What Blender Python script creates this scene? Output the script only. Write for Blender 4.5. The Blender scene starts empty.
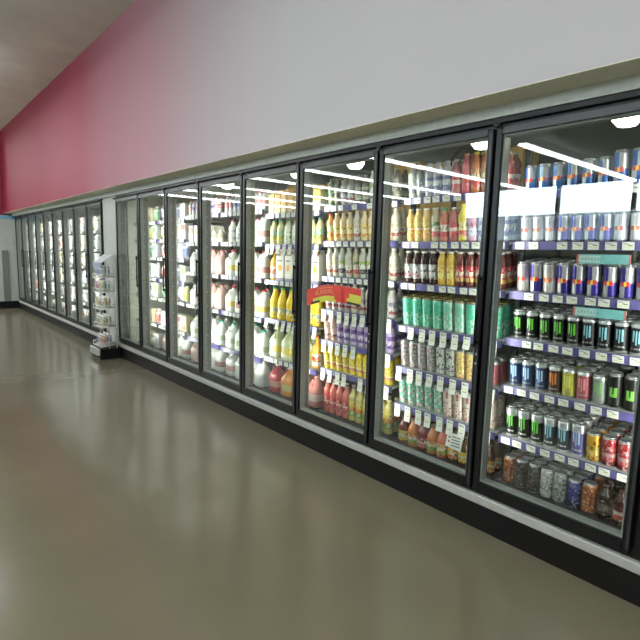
import bpy, math, random
from mathutils import Vector, Matrix
random.seed(7)
PI = math.pi
S = bpy.context.scene
COL = S.collection

# ------------------------------------------------------------------ camera
CAMH = 1.46
D = 2.343            # plane of the cooler doors (x)
Y0 = 6.814           # far edge of the near cooler bank
W = 0.775            # door pitch
def YN(n): return Y0 - W * n
cd = bpy.data.cameras.new('camera')
cam = bpy.data.objects.new('camera', cd)
COL.objects.link(cam)
fw = Vector((0.64996772, 0.74841730, -0.13196021)); rt = Vector((0.75693823, -0.65302131, 0.02465113)); up = Vector((0.06772350, 0.11590817, 0.99094845))
cam.matrix_world = Matrix(((rt.x, up.x, -fw.x, 0), (rt.y, up.y, -fw.y, 0), (rt.z, up.z, -fw.z, CAMH), (0, 0, 0, 1)))
cd.sensor_width = 36; cd.lens = 500 / 640 * 36; cd.clip_start = 0.05; cd.clip_end = 200
S.camera = cam

# ------------------------------------------------------------------ world, exposure
w = bpy.data.worlds.new('daylight'); S.world = w; w.use_nodes = True
wb = w.node_tree.nodes['Background']; wb.inputs[0].default_value = (0.80, 0.92, 1.0, 1); wb.inputs[1].default_value = 20.0
S.view_settings.view_transform = 'Standard'; S.view_settings.look = 'None'
S.view_settings.gamma = 1; S.view_settings.use_curve_mapping = False
S.view_settings.exposure = 0.0
S.cycles.use_denoising = True
S.cycles.max_bounces = 8; S.cycles.transparent_max_bounces = 12
S.cycles.sample_clamp_indirect = 4.0
LED_W = 3.4         # watts of each mullion lamp in the coolers
TUBE = 22.5          # brightness of the ceiling tubes

# ------------------------------------------------------------------ materials
def srgb(c):
    return tuple(((v / 255) / 12.92 if v / 255 <= 0.04045 else ((v / 255 + 0.055) / 1.055) ** 2.4) for v in c) + (1,)
MATS = {}
def mat(name, c, rough=0.5, metal=0.0, emit=None, estr=0.0, var=0.06, scale=30.0, coat=0.0, trans=0.0, spec=None):
    """procedural principled material: colour with a fine noise variation"""
    if name in MATS: return MATS[name]
    m = bpy.data.materials.new(name); m.use_nodes = True
    nt = m.node_tree; b = nt.nodes['Principled BSDF']
    b.inputs['Roughness'].default_value = rough; b.inputs['Metallic'].default_value = metal
    base = srgb(c)
    if var > 0:
        tc = nt.nodes.new('ShaderNodeTexCoord'); nz = nt.nodes.new('ShaderNodeTexNoise'); nz.inputs['Scale'].default_value = scale
        cr = nt.nodes.new('ShaderNodeValToRGB')
        cr.color_ramp.elements[0].position = 0.3; cr.color_ramp.elements[1].position = 0.7
        cr.color_ramp.elements[0].color = tuple(v * (1 - var) for v in base[:3]) + (1,)
        cr.color_ramp.elements[1].color = tuple(min(1, v * (1 + var)) for v in base[:3]) + (1,)
        nt.links.new(tc.outputs['Object'], nz.inputs['Vector']); nt.links.new(nz.outputs['Fac'], cr.inputs['Fac']); nt.links.new(cr.outputs['Color'], b.inputs['Base Color'])
    else:
        b.inputs['Base Color'].default_value = base
    if coat: b.inputs['Coat Weight'].default_value = coat
    if trans: b.inputs['Transmission Weight'].default_value = trans
    if spec is not None: b.inputs['Specular IOR Level'].default_value = spec
    if emit: b.inputs['Emission Color'].default_value = srgb(emit); b.inputs['Emission Strength'].default_value = estr
    MATS[name] = m
    return m
def K(c, rough=0.35, metal=0.0):
    """packaging colour by rgb"""
    n = 'pack_%02x%02x%02x_%d_%d' % (c[0], c[1], c[2], int(rough * 100), int(metal * 100))
    return mat(n, c, rough, metal, var=0.04, scale=60)

M_black = mat('black_aluminium', (7, 8, 9), 0.4, 0.0, spec=0.35)
M_charc = mat('charcoal_aluminium', (40, 42, 44), 0.4, 0.0)
M_jamb = mat('grey_frame_liner', (150, 152, 150), 0.45)
M_jamb2 = mat('dark_grey_mullion', (116, 118, 116), 0.5)
M_kick = mat('black_vinyl_base', (8, 9, 8), 0.6, spec=0.3)
M_strip = mat('grey_bumper_strip', (165, 166, 160), 0.5)
M_fascia = mat('pale_grey_fascia', (208, 215, 210), 0.5)
M_soffit = mat('olive_grey_soffit', (224, 223, 202), 0.7)
M_panel = mat('pale_grey_panel', (178, 181, 174), 0.55)
M_shelf = mat('white_enamel_shelf', (190, 190, 188), 0.45)
M_rail = mat('violet_price_rail', (92, 86, 142), 0.4)
M_rail2 = mat('dark_shelf_edge', (60, 62, 66), 0.4)
M_tag = mat('white_price_tag', (232, 232, 222), 0.5, var=0.02)
M_ink = mat('grey_tag_print', (110, 112, 110), 0.5, var=0)
M_tagy = mat('pale_yellow_tag_band', (226, 224, 150), 0.5, var=0)
M_cooler = mat('dark_insulated_panel', (92, 96, 94), 0.6)
M_endp = mat('cream_insulated_panel', (212, 214, 198), 0.5)
M_card = mat('kraft_cardboard', (190, 160, 96), 0.8, scale=8)
M_lampw = mat('lit_lamp_diffuser', (255, 255, 245), 0.5, emit=(255, 246, 220), estr=25, var=0)
M_white = mat('white_plastic', (225, 225, 220), 0.4)
M_chrome = mat('chrome_wire', (170, 172, 172), 0.3, 0.7)

def glass_mat():
    m = bpy.data.materials.new('clear_door_glass'); m.use_nodes = True; nt = m.node_tree
    nt.nodes.clear()
    o = nt.nodes.new('ShaderNodeOutputMaterial'); mx = nt.nodes.new('ShaderNodeMixShader'); t = nt.nodes.new('ShaderNodeBsdfTransparent')
    g = nt.nodes.new('ShaderNodeBsdfGlossy'); g.inputs['Roughness'].default_value = 0.0
    lw = nt.nodes.new('ShaderNodeLayerWeight'); lw.inputs[0].default_value = 0.5     # Schlick reflectance, same from both faces
    fr = nt.nodes.new('ShaderNodeMath'); fr.operation = 'POWER'; fr.inputs[1].default_value = 5.0; nt.links.new(lw.outputs['Facing'], fr.inputs[0])
    ma = nt.nodes.new('ShaderNodeMath'); ma.operation = 'MULTIPLY_ADD'; ma.inputs[1].default_value = 0.94; ma.inputs[2].default_value = 0.045; ma.use_clamp = True
    t.inputs['Color'].default_value = (0.93, 0.96, 0.94, 1)
    nt.links.new(fr.outputs[0], ma.inputs[0]); nt.links.new(ma.outputs[0], mx.inputs[0])
    nt.links.new(t.outputs[0], mx.inputs[1]); nt.links.new(g.outputs[0], mx.inputs[2]); nt.links.new(mx.outputs[0], o.inputs[0])
    return m
M_glass = glass_mat()

def floor_mat():
    m = bpy.data.materials.new('polished_concrete'); m.use_nodes = True; nt = m.node_tree; b = nt.nodes['Principled BSDF']
    tc = nt.nodes.new('ShaderNodeTexCoord'); n1 = nt.nodes.new('ShaderNodeTexNoise'); n1.inputs['Scale'].default_value = 0.8; n1.inputs['Detail'].default_value = 6
    cr = nt.nodes.new('ShaderNodeValToRGB'); e = cr.color_ramp.elements
    e[0].position = 0.3; e[0].color = srgb((107, 101, 83)); e[1].position = 0.72; e[1].color = srgb((119, 113, 93))
    nt.links.new(tc.outputs['Object'], n1.inputs['Vector']); nt.links.new(n1.outputs['Fac'], cr.inputs['Fac']); nt.links.new(cr.outputs['Color'], b.inputs['Base Color'])
    n2 = nt.nodes.new('ShaderNodeTexNoise'); n2.inputs['Scale'].default_value = 3.5
    mr = nt.nodes.new('ShaderNodeMapRange'); mr.inputs[3].default_value = 0.13; mr.inputs[4].default_value = 0.21
    nt.links.new(tc.outputs['Object'], n2.inputs['Vector']); nt.links.new(n2.outputs['Fac'], mr.inputs[0]); nt.links.new(mr.outputs[0], b.inputs['Roughness'])
    b.inputs['Specular IOR Level'].default_value = 0.5
    return m
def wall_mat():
    """wall colour runs from raspberry (far) to pale grey (near) along its length"""
    m = bpy.data.materials.new('raspberry_to_grey_wall'); m.use_nodes = True; nt = m.node_tree; b = nt.nodes['Principled BSDF']
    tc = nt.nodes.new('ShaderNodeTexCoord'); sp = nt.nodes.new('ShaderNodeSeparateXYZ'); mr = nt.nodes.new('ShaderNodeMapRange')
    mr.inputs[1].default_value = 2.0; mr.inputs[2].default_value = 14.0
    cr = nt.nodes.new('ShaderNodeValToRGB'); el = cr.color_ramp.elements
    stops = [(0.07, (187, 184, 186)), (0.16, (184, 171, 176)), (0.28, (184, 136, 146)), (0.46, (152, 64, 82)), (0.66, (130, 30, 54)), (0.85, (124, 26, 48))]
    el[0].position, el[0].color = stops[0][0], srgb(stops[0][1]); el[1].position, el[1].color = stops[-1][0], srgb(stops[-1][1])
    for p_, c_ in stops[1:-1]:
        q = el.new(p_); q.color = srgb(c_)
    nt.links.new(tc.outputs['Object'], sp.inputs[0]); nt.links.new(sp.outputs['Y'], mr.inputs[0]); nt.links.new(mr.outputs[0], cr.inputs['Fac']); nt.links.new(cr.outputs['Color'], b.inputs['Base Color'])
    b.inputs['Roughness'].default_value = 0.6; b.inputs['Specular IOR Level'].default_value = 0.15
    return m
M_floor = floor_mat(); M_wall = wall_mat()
M_ceil = mat('grey_green_ceiling', (226, 236, 226), 0.8, scale=2)
M_wplain = mat('off_white_wall_paint', (150, 150, 145), 0.8, scale=2)
M_blue = mat('light_blue_stripe_paint', (118, 170, 195), 0.6)
M_rasp = mat('raspberry_wall_paint', (124, 26, 48), 0.6, scale=2)

# ------------------------------------------------------------------ mesh builder
class MB:
    def __init__(s): s.v = []; s.f = []; s.m = []; s.mats = []; s.sm = []
    def mi(s, m):
        if m not in s.mats: s.mats.append(m)
        return s.mats.index(m)
    def quad(s, pts, m, smooth=False):
        b = len(s.v); s.v += [tuple(p) for p in pts]; s.f.append(tuple(range(b, b + len(pts)))); s.m.append(s.mi(m)); s.sm.append(smooth)
    def box(s, x0, x1, y0, y1, z0, z1, m, bev=0.0):
        if bev <= 0:
            b = len(s.v)
            s.v += [(x0, y0, z0), (x1, y0, z0), (x1, y1, z0), (x0, y1, z0), (x0, y0, z1), (x1, y0, z1), (x1, y1, z1), (x0, y1, z1)]
            for f in ((0, 3, 2, 1), (4, 5, 6, 7), (0, 1, 5, 4), (1, 2, 6, 5), (2, 3, 7, 6), (3, 0, 4, 7)):
                s.f.append(tuple(b + i for i in f)); s.m.append(s.mi(m)); s.sm.append(False)
            return
        # bevelled box: three stacked loops with octagonal plan
        rings = []
        for z, ins in ((z0, bev), (z0 + bev, 0), (z1 - bev, 0), (z1, bev)):
            a, b_, c, d_ = x0 + ins, x1 - ins, y0 + ins, y1 - ins
            e = bev * 0.9
            rings.append([(a + e, c, z), (b_ - e, c, z), (b_, c + e, z), (b_, d_ - e, z), (b_ - e, d_, z), (a + e, d_, z), (a, d_ - e, z), (a, c + e, z)])
        s.loft(rings, m, cap=True)
    def loft(s, rings, m, cap=True, smooth=False, mf=None):
        b = len(s.v); n = len(rings[0])
        for r in rings: s.v += [tuple(p) for p in r]
        for i in range(len(rings) - 1):
            for j in range(n):
                k = (j + 1) % n
                s.f.append((b + i * n + j, b + i * n + k, b + (i + 1) * n + k, b + (i + 1) * n + j))
                s.m.append(s.mi(mf(i, j) if mf else m)); s.sm.append(smooth)
        if cap:
            s.f.append(tuple(b + j for j in range(n - 1, -1, -1))); s.m.append(s.mi(mf(0, 0) if mf else m)); s.sm.append(False)
            o = b + (len(rings) - 1) * n
            s.f.append(tuple(o + j for j in range(n))); s.m.append(s.mi(mf(len(rings) - 2, 0) if mf else m)); s.sm.append(False)
    def lathe(s, prof, seg, m=None, mf=None, cx=0, cy=0, smooth=True, cap=True):
        """prof: (r, z) list; mf(theta_degrees from the front, z) -> material.  Front is -X."""
        rings = []
        for r, z in prof:
            rings.append([(cx - r * math.cos(2 * PI * j / seg), cy - r * math.sin(2 * PI * j / seg), z) for j in range(seg)])
        fn = None
        if mf:
            def fn(i, j):
                th = (360 * (j + 0.5) / seg + 180) % 360 - 180
                return mf(th, (prof[i][1] + prof[i + 1][1]) / 2)
        s.loft(rings, m, cap, smooth, fn)
    def tube(s, p, q, r, m, seg=8):
        p = Vector(p); q = Vector(q); d = (q - p)
        if d.length < 1e-6: return
        d.normalize(); a = d.orthogonal().normalized(); b_ = d.cross(a)
        rings = [[tuple(c + a * r * math.cos(2 * PI * j / seg) + b_ * r * math.sin(2 * PI * j / seg)) for j in range(seg)] for c in (p, q)]
        s.loft(rings, m, True, True)
    def path(s, pts, r, m, seg=8):
        for a, b_ in zip(pts, pts[1:]): s.tube(a, b_, r, m, seg)
    def mesh(s, name):
        me = bpy.data.meshes.new(name); me.from_pydata(s.v, [], s.f)
        for m in s.mats: me.materials.append(m)
        me.polygons.foreach_set('material_index', s.m); me.polygons.foreach_set('use_smooth', s.sm)
        me.update(); return me

def link(name, me, parent=None, loc=(0, 0, 0), rz=0.0):
    o = bpy.data.objects.new(name, me); COL.objects.link(o); o.location = loc; o.rotation_euler = (0, 0, rz)
    if parent: o.parent = parent
    return o
def tag(o, label=None, cat=None, group=None, kind=None):
    if label: o['label'] = label
    if cat: o['category'] = cat
    if group: o['group'] = group
    if kind: o['kind'] = kind
    return o
def thing(name, label, cat, loc=(0, 0, 0), rz=0.0, group=None):
    o = bpy.data.objects.new(name, None); COL.objects.link(o); o.location = loc; o.rotation_euler = (0, 0, rz); o.empty_display_size = 0.05
    return tag(o, label, cat, group)
def struct(name, mb):
    return tag(link(name, mb.mesh(name)), kind='structure')

# ------------------------------------------------------------------ setting
CZ = 4.0; XL = -12.3; YB = -7.0; YF = 24.0; XW = D - 0.205; BACK = D + 3.0
ZF = 2.202   # underside of the wall over the coolers
b = MB(); b.box(XL, BACK, YB, YF, -0.1, 0, M_floor); struct('floor', b)
b = MB(); b.box(XL, BACK, YB, YF, CZ, CZ + 0.1, M_ceil); struct('ceiling', b)
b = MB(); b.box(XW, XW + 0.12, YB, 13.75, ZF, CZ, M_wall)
b.box(XW + 0.001, D + 0.02, YB, 13.75, ZF - 0.004, ZF, M_soffit); struct('wall_right', b)
b = MB(); b.box(D - 0.03, D + 0.05, YB, 13.75, 2.142, ZF - 0.004, M_fascia); struct('trim_1', b)
b = MB(); b.box(D, D + 0.1, Y0 - 0.03, 7.38, 0.15, 2.142, M_panel); b.box(D - 0.02, D, Y0 - 0.03, Y0 + 0.06, 0.19, 2.142, M_panel); b.box(D - 0.022, D + 0.1, Y0 - 0.03, 7.38, 0, 0.15, M_kick); struct('wall_pier', b)
# end of the alcove
b = MB(); b.box(D - 0.5, BACK, 13.62, 13.75, 0.17, 2.06, M_panel); b.box(D - 0.5, BACK, 13.62, 13.75, 2.06, 2.15, M_blue); b.box(D - 0.5, XW + .05, 13.62, 13.75, 2.15, CZ, M_rasp)
b.box(D - 0.5, BACK, 13.60, 13.75, 0, 0.17, M_kick); b.box(D - 0.30, D - 0.17, 13.59, 13.62, 0.17, 1.35, mat('grey_corner_guard', (110, 114, 108), 0.4)); struct('wall_far', b)
b = MB(); b.box(XL, BACK, YF, YF + 0.1, 0, CZ, M_wplain); struct('wall_front', b)
b = MB(); b.box(XL, BACK, YB - 0.1, YB, 0, CZ, M_wplain); struct('wall_back', b)
b = MB(); b.box(BACK, BACK + 0.1, YB, YF, 0, CZ, M_cooler); struct('wall_cooler_room', b)
b = MB(); b.box(D + 0.12, BACK, YB, YF, 2.42, 2.5, M_cooler); struct('ceiling_cooler_room', b)
# left wall with the storefront window
wy0, wy1, wz0, wz1 = 4.4, 11.3, 2.05, 3.93
b = MB()
b.box(XL - 0.15, XL, YB, wy0, 0, CZ, M_wplain); b.box(XL - 0.15, XL, wy1, YF, 0, CZ, M_wplain)
b.box(XL - 0.15, XL, wy0, wy1, 0, wz0, M_wplain); b.box(XL - 0.15, XL, wy0, wy1, wz1, CZ, M_wplain); struct('wall_left', b)
b = MB()
for y in (wy0, 5.45, 7.7, wy1): b.box(XL - 0.1, XL + 0.03, y - 0.05, y + 0.05, wz0, wz1, M_charc)
b.box(XL - 0.1, XL + 0.03, wy0, wy1, wz0, wz0 + 0.06, M_charc); b.box(XL - 0.1, XL + 0.03, wy0, wy1, wz1 - 0.06, wz1, M_charc); struct('window_1', b)
b = MB(); b.box(D + 0.12, D + 2.9, Y0 - 0.05, Y0 - 0.0, 0.0, 2.42, M_endp); struct('wall_cooler_end', b)
b = MB(); b.box(D + 0.12, D + 2.9, 13.50, 13.6, 0.0, 2.42, M_endp); struct('wall_cooler_far_end', b)

# ceiling tube lights running across the aisle (reflected in the door glass)
M_tube = mat('lit_tube', (255, 255, 255), 0.5, emit=(250, 252, 255), estr=TUBE, var=0)
NUMS = ['first', 'second', 'third', 'fourth', 'fifth', 'sixth', 'seventh', 'eighth', 'ninth', 'tenth']
for i, (y, xr) in enumerate(((-3.6, 1.0), (-0.6, 1.0), (2.6, 1.0), (5.4, -5.4), (8.64, 1.0), (11.3, 1.0), (13.8, 1.0), (16.3, 1.0), (18.6, 1.0), (21.0, 1.0))):
    h = (xr + 12.0) / 2
    t = thing('ceiling_light', 'long white strip light fixture hung across the ceiling, %s counting from the camera end' % NUMS[i], 'light', (xr - h, y, CZ - 0.24), group='strip lights across the ceiling')
    m1 = MB(); m1.box(-h, h, -0.03, 0.03, 0.051, 0.24, M_white); link('housing', m1.mesh('housing'), t)
    m1 = MB(); m1.box(-h, h, -0.08, 0.08, 0.0, 0.05, M_tube); link('tube', m1.mesh('tube'), t)
# pale building added outside so the window's mirror image is dimmer low down
b = MB(); b.box(-32, -28, -6, 30, 0, 4.1, mat('pale_blue_render', (205, 218, 228), .8, scale=2)); b.box(-27.9, -27.7, -6, 30, 3.9, 4.3, mat('dark_parapet', (150, 165, 178), .7))
o = link('reflection_building', b.mesh('reflection_building')); tag(o, 'pale blue-grey low building added outside for the reflection in the right-hand door glass', 'building')
b = MB(); b.box(-60, XL - .2, -30, 60, -.12, -.02, mat('asphalt_lot', (90, 92, 94), .9, scale=3)); struct('ground', b)

# ------------------------------------------------------------------ cooler banks
ZS0, ZS1 = 0.147, 0.196       # grey bumper strip
ZD0, ZD1 = 0.215, 2.092       # door
def bank(name, label, ya, pitch, n, far=False):
    """ya: far edge (largest y); doors run towards smaller y"""
    t = thing(name, label, 'cooler', (D, ya, 0)); pd = 0.068 if far else 0.10
    yb = -pitch * n
    m = MB(); m.box(-0.012, pd, yb, 0.0, 0, ZS0, M_kick); link('base_plinth', m.mesh('base_plinth'), t)
    m = MB(); m.box(-0.03, pd, yb, 0.0, ZS0, ZS1, M_strip, 0.006); link('bumper_strip', m.mesh('bumper_strip'), t)
    m = MB(); m.box(0.0, pd, yb, 0, ZS1, ZD0 + 0.03, M_black); m.box(0.0, pd, yb, 0, ZD1 - 0.02, 2.142, M_black)
    m.box(-0.024, 0.0, yb, 0, 2.112, 2.142, M_black, 0.004)
    for k in range(n + 1):
        y = -pitch * k
        a = y - (0.028 if k < n else 0); c = y + (0.028 if k > 0 else 0)
        m.box(0.008, 0.030, a, c, ZD0 + 0.03, ZD1 - 0.02, M_black)
    link('outer_frame', m.mesh('outer_frame'), t)
    md = 0.050 if far else 0.088
    mm = MB(); mm.box(0.031, md, -0.024, 0.024, ZD0 + .031, ZD1 - .021, M_jamb if far else M_jamb2); mm.box(md + .001, md + .012, -0.014, 0.014, 0.3, 1.98, M_white)
    for q in range(12): mm.box(0.040, 0.052, -0.0255, -0.0241, 0.33 + q * 0.145, 0.338 + q * 0.145, M_white)
    mul = mm.mesh('mullion')
    for k in range(n + 1): link('mullion', mul, t, (0, -pitch * k + (-0.03 if k == 0 else 0.03 if k == n else 0), 0))
    # door meshes
    w2 = pitch / 2 - 0.008; st = 0.022 if far else 0.032
    dm = MB()
    dm.box(-0.024, 0.006, w2 - st, w2, ZD0, ZD1, M_black, 0.004); dm.box(-0.024, 0.006, -w2, -w2 + st, ZD0, ZD1, M_black, 0.004)
    dm.box(-0.024, 0.006, -w2 + st, w2 - st, ZD0, ZD0 + 0.055, M_black); dm.box(-0.024, 0.006, -w2 + st, w2 - st, ZD1 - 0.032, ZD1, M_black if far else M_charc)
    # slender charcoal bead along the frame face
    dm.box(-0.026, -0.0235, -w2 + 0.004, -w2 + 0.016, ZD0 + .02, ZD1 - .02, M_charc)
    dme = dm.mesh('door')
    gm = MB(); gm.box(-0.016, -0.010, -w2 + st - .002, w2 - st + .002, ZD0 + 0.053, ZD1 - 0.030, M_glass); gme = gm.mesh('glass_pane')
    lm = MB(); i0, i1 = -w2 + st, w2 - st; zz0, zz1 = ZD0 + 0.055, ZD1 - 0.032
    lm.box(-0.009, 0.030, i1 - 0.010, i1 + 0.0, zz0, zz1, M_jamb); lm.box(-0.009, 0.030, i0, i0 + 0.010, zz0, zz1, M_jamb)
    lm.box(-0.009, 0.030, i0, i1, zz0, zz0 + 0.012, M_jamb); lm.box(-0.009, 0.030, i0, i1, zz1 - 0.010, zz1, M_jamb2); lme = lm.mesh('frame_liner')
    hm = MB(); yh = -w2 + 0.018
    hm.tube((-0.042, yh, 1.0), (-0.042, yh, 1.37), 0.007, M_black, 10)
    for z in (1.02, 1.35): hm.box(-0.047, -0.024, yh - 0.010, yh + 0.008, z - 0.009, z + 0.009, M_black, 0.003)
    hme = hm.mesh('handle')
    km = MB(); km.box(-0.028, -0.023, -w2 + 0.008, -w2 + 0.018, 0, 0.012, M_chrome); kme = km.mesh('door_catch')
    hg = MB(); hg.box(-0.05, -0.025, w2 - 0.03, w2 + 0.004, 2.095, 2.108, M_black); hg.tube((-0.046, w2 - 0.02, 2.085), (-0.046, w2 - 0.02, 2.108), 0.007, M_black); hge = hg.mesh('hinge')
    for k in range(n):
        d = link('door', dme, t, (0, -pitch * (k + 0.5), 0))
        link('glass_pane', gme, d); link('frame_liner', lme, d); link('handle', hme, d); link('hinge', hge, d)
        for z in (0.9, 0.95): link('door_catch', kme, d, (0, 0, z))
    # lamps fixed behind the mullions
    for k in range(0, n + 1):
        y = ya - pitch * k
        for a, pw in ((54, 1.0), (-44, 0.9)):
            if k == 0: continue
            if k == n and a < 0: continue
            L = bpy.data.lights.new('mullion_lamp', 'AREA'); L.shape = 'RECTANGLE'; L.size = 0.03; L.size_y = 1.62; L.spread = math.radians(84); L.energy = LED_W * pw * (0.45 if far else 0.95 if k <= 4 else 0.8 if k <= 5 else 0.62); L.color = (1.0, 0.99, 0.93)
            o = bpy.data.objects.new('mullion_lamp', L); COL.objects.link(o); o.parent = t
            dr = Vector((math.cos(math.radians(a)), math.sin(math.radians(a)), 0)); yy = dr.cross(Vector((0, 0, 1)))
            # local -Z looks along dr, local Y vertical
            R = Matrix(((yy.x, 0, -dr.x), (yy.y, 0, -dr.y), (0, 1, 0)))
            o.rotation_euler = R.to_euler(); o.location = (md + 0.025, -pitch * k, 1.17)
    return t
bank('display_cooler', 'nearer bank of tall black-framed glass cooler doors filled with drinks and milk', Y0, W, 10)
FP = 0.678
bank('display_cooler', 'farther bank of nine narrow glass freezer doors beyond the wire rack', 7.385 + FP * 9, FP, 9, True)

# ------------------------------------------------------------------ shelving behind the doors
XS = D + 0.205     # front edge of the shelves
ORD = ['top', 'second', 'third', 'fourth', 'fifth', 'sixth', 'bottom']
def tag_mesh(wd, hh, hang):
    m = MB(); z1 = 0.017; z0 = z1 - hh
    n = 5 if hang else 1
    pts = []
    for i in range(n + 1):
        f = i / n; z = z1 + (z0 - z1) * f; x = -0.004 - (0.016 * f * f if hang else 0); pts.append((x, z))
    for (xa, za), (xb, zb) in zip(pts, pts[1:]):
        m.quad([(xa, wd / 2, za), (xb, wd / 2, zb), (xb, -wd / 2, zb), (xa, -wd / 2, za)], M_tag)
        m.quad([(xa + .001, -wd / 2, za), (xb + .001, -wd / 2, zb), (xb + .001, wd / 2, zb), (xa + .001, wd / 2, za)], M_tag)
    # printed marks
    def mark(ya, yb, za, zb, mt):
        def X(z): f = (z1 - z) / hh; return -0.0055 - (0.016 * f * f if hang else 0)
        m.quad([(X(za), ya, za), (X(zb), ya, zb), (X(zb), yb, zb), (X(za), yb, za)], mt)
    if hang:
        mark(wd * .3, wd * .02, z1 - .008, z1 - .018, M_ink); mark(-wd * .1, -wd * .32, z1 - .012, z1 - .018, M_ink)
        mark(wd * .42, -wd * .42, z1 - hh * .45, z1 - hh * .5, M_tagy); mark(wd * .3, -wd * .3, z1 - hh * .62, z1 - hh * .66, M_ink)
    else:
        mark(wd * .4, wd * .1, z1 - .006, z1 - .009, M_ink); mark(0, -wd * .36, z1 - .014, z1 - .018, M_ink); mark(wd * .1, -wd * .1, z1 - .009, z1 - .012, M_ink)
        mark(wd * .42, -wd * .42, z1 - .024, z1 - .027, M_tagy)
    return m.mesh('price_tag')
TAGS = tag_mesh(0.050, 0.036, False); TAGL = tag_mesh(0.046, 0.090, True)
TILT = math.radians(6.5)     # gravity-feed shelves rise towards the back
def shelving(label, yc, width, zs, tagspec, rail=M_rail, x0=XS, tilt=0.0):
    t = thing('shelving_unit', label, 'shelving', (x0, yc, 0))
    sm = MB(); h = width / 2
    sm.box(0.004, 0.60, -h, h, -0.014, 0.0, M_shelf); sm.box(0.0, 0.004, -h, h, -0.036, 0.004, rail); sm.box(-0.003, 0.0, -h, h, -0.038, -0.033, rail)
    for i in range(9): sm.box(0.02 + i * 0.065, 0.026 + i * 0.065, -h, h, -0.018, -0.014, M_jamb2)
    sme = sm.mesh('shelf'); smb = MB(); smb.box(0.0, 0.60, -h, h, -0.02, 0.0, M_rail2); smb = smb.mesh('shelf')
    um = MB()
    for x in (0.12, 0.57):
        um.box(x, x + 0.02, -0.008, 0.008, 0.01, 2.06, M_rail2)
        for i in range(24): um.box(x - 0.001, x + 0.0, -0.003, 0.003, 0.2 + i * 0.075, 0.215 + i * 0.075, M_black)
    ume = um.mesh('upright')
    for s_ in (-1, 1): link('upright', ume, t, (0, s_ * (h + 0.002), 0))
    for i, z in enumerate(zs):
        sh = link('shelf', smb if i == len(zs) - 1 else sme, t, (0, 0, z))
        if tilt and i < len(zs) - 1: sh.rotation_euler = (0, -tilt, 0)
        sp = tagspec[i] if i < len(tagspec) else 's'
        if sp in 'sl':
            k = 10 if sp == 's' else 9
            for j in range(k):
                if random.random() < (0.06 if sp == 's' else 0.03): continue
                y = h - 0.045 - (width - 0.09) * j / (k - 1) + random.uniform(-.007, .007)
                o = link('price_tag', TAGL if (sp == 'l' and random.random() > .05) else TAGS, sh, (-0.001, y, -0.0165)); o.rotation_euler = (random.uniform(-.03, .03), 0, 0)
                if sp == 'l' and random.random() < .35: o.scale = (1, 1, random.uniform(.8, 1.12))
    return t

# ------------------------------------------------------------------ product kinds: each returns [(part name, mesh, loc)]
KIND = {}
M_alu = mat('brushed_can_aluminium', (196, 198, 200), 0.28, 0.85)
def dense(prof, zmarks):
    return prof
def can(h, r, mf, lid=M_alu, seg=72, rows=18, neck=0.82):
    zb, zt = h * 0.05, h * 0.885
    prof = [(r * 0.80, 0.0), (r * 0.86, h * .012), (r * 0.97, zb * .8), (r, zb)]
    for i in range(1, rows): prof.append((r, zb + (zt - zb) * i / rows))
    prof += [(r, zt), (r * 0.96, h * .93), (r * neck, h * .965)]
    m = MB()
    def fn(th, z):
        f = (z - zb) / (zt - zb)
        if z < zb * .7 or z > h * .925: return M_alu
        return mf(th, f)
    m.lathe(prof, seg, mf=fn)
    l = MB(); l.lathe([(r * neck, h * .965), (r * (neck + .03), h * .985), (r * (neck + .02), h), (r * (neck - .04), h), (r * (neck - .07), h * .982), (0.001, h * .982)], 24, lid, smooth=True)
    l.box(-r * .45, r * .1, -r * .2, r * .2, h * .982, h * .992, M_alu)
    return [('can_body', m.mesh('can_body')), ('can_lid', l.mesh('can_lid'))]
def bull(blue, silver, red=(205, 60, 66)):
    B, Sv, R, Yl = K(blue, .3, .3), K(silver, .3, .45), K(red, .35), K((240, 200, 60))
    def f(th, v):
        if .40 < v < .56 and abs(th) < 52 - abs(v - .48) * 220: return Yl if abs(th) < 9 else R
        return B if (th % 180 < 90) == (v < .5) else Sv
    return f
TOPM = K((200, 202, 204), .3, .7)
def claw(base, col, foot=(150, 150, 150), top=.95):
    B, C, F = K(base, .35, .25), K(col, .4), K(foot, .35, .4)
    def f(th, v):
        if .34 < v < .86:
            for a, lo in ((-22.5, .42), (0, .34), (22.5, .40)):
                if abs(th - a) < 5.2 and v > lo: return C
        if .16 < v < .23 and abs(th) < 42 and int((th + 50) / 9) % 4 != 3: return F
        if v > top: return TOPM
        if v > .95 or v < .05: return F
        return B
    return f
def mottle(cols, seed, cw=12, rows=14, rough=.35, metal=.15):
    ms = [K(c, rough, metal) for c in cols]
    def f(th, v):
        rnd = random.Random(hash((seed, int(th // cw), int(v * rows))) & 0xffffff)
        return ms[min(len(ms) - 1, int(rnd.random() ** 1.7 * len(ms)))]
    return f
def bands(spec, rough=.35, metal=.1, side=None, half=70):
    sp = [(a, K(c, rough, metal)) for a, c in spec]; sd = K(side, rough, metal) if side else None
    av = [sum(c[i] for _, c in spec) / len(spec) for i in range(3)]
    lt = K(tuple(int(v_ * .45 + 225 * .55) for v_ in av), rough, metal); dkk = K(tuple(int(v_ * .55) for v_ in av), rough, metal)
    def f(th, v):
        if sd and abs(th) > half: return sd
        rnd = random.Random((int((th + 180) // 13) * 131 + int(v * 13) * 17 + int(spec[0][1][0]) * 7 + spec[0][1][2])).random()
        if rnd > .86: return lt          # small printed figures on the label
        if rnd < .10: return dkk
        for a, m in sp:
            if v <= a: return m
        return sp[-1][1]
    return f
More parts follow.
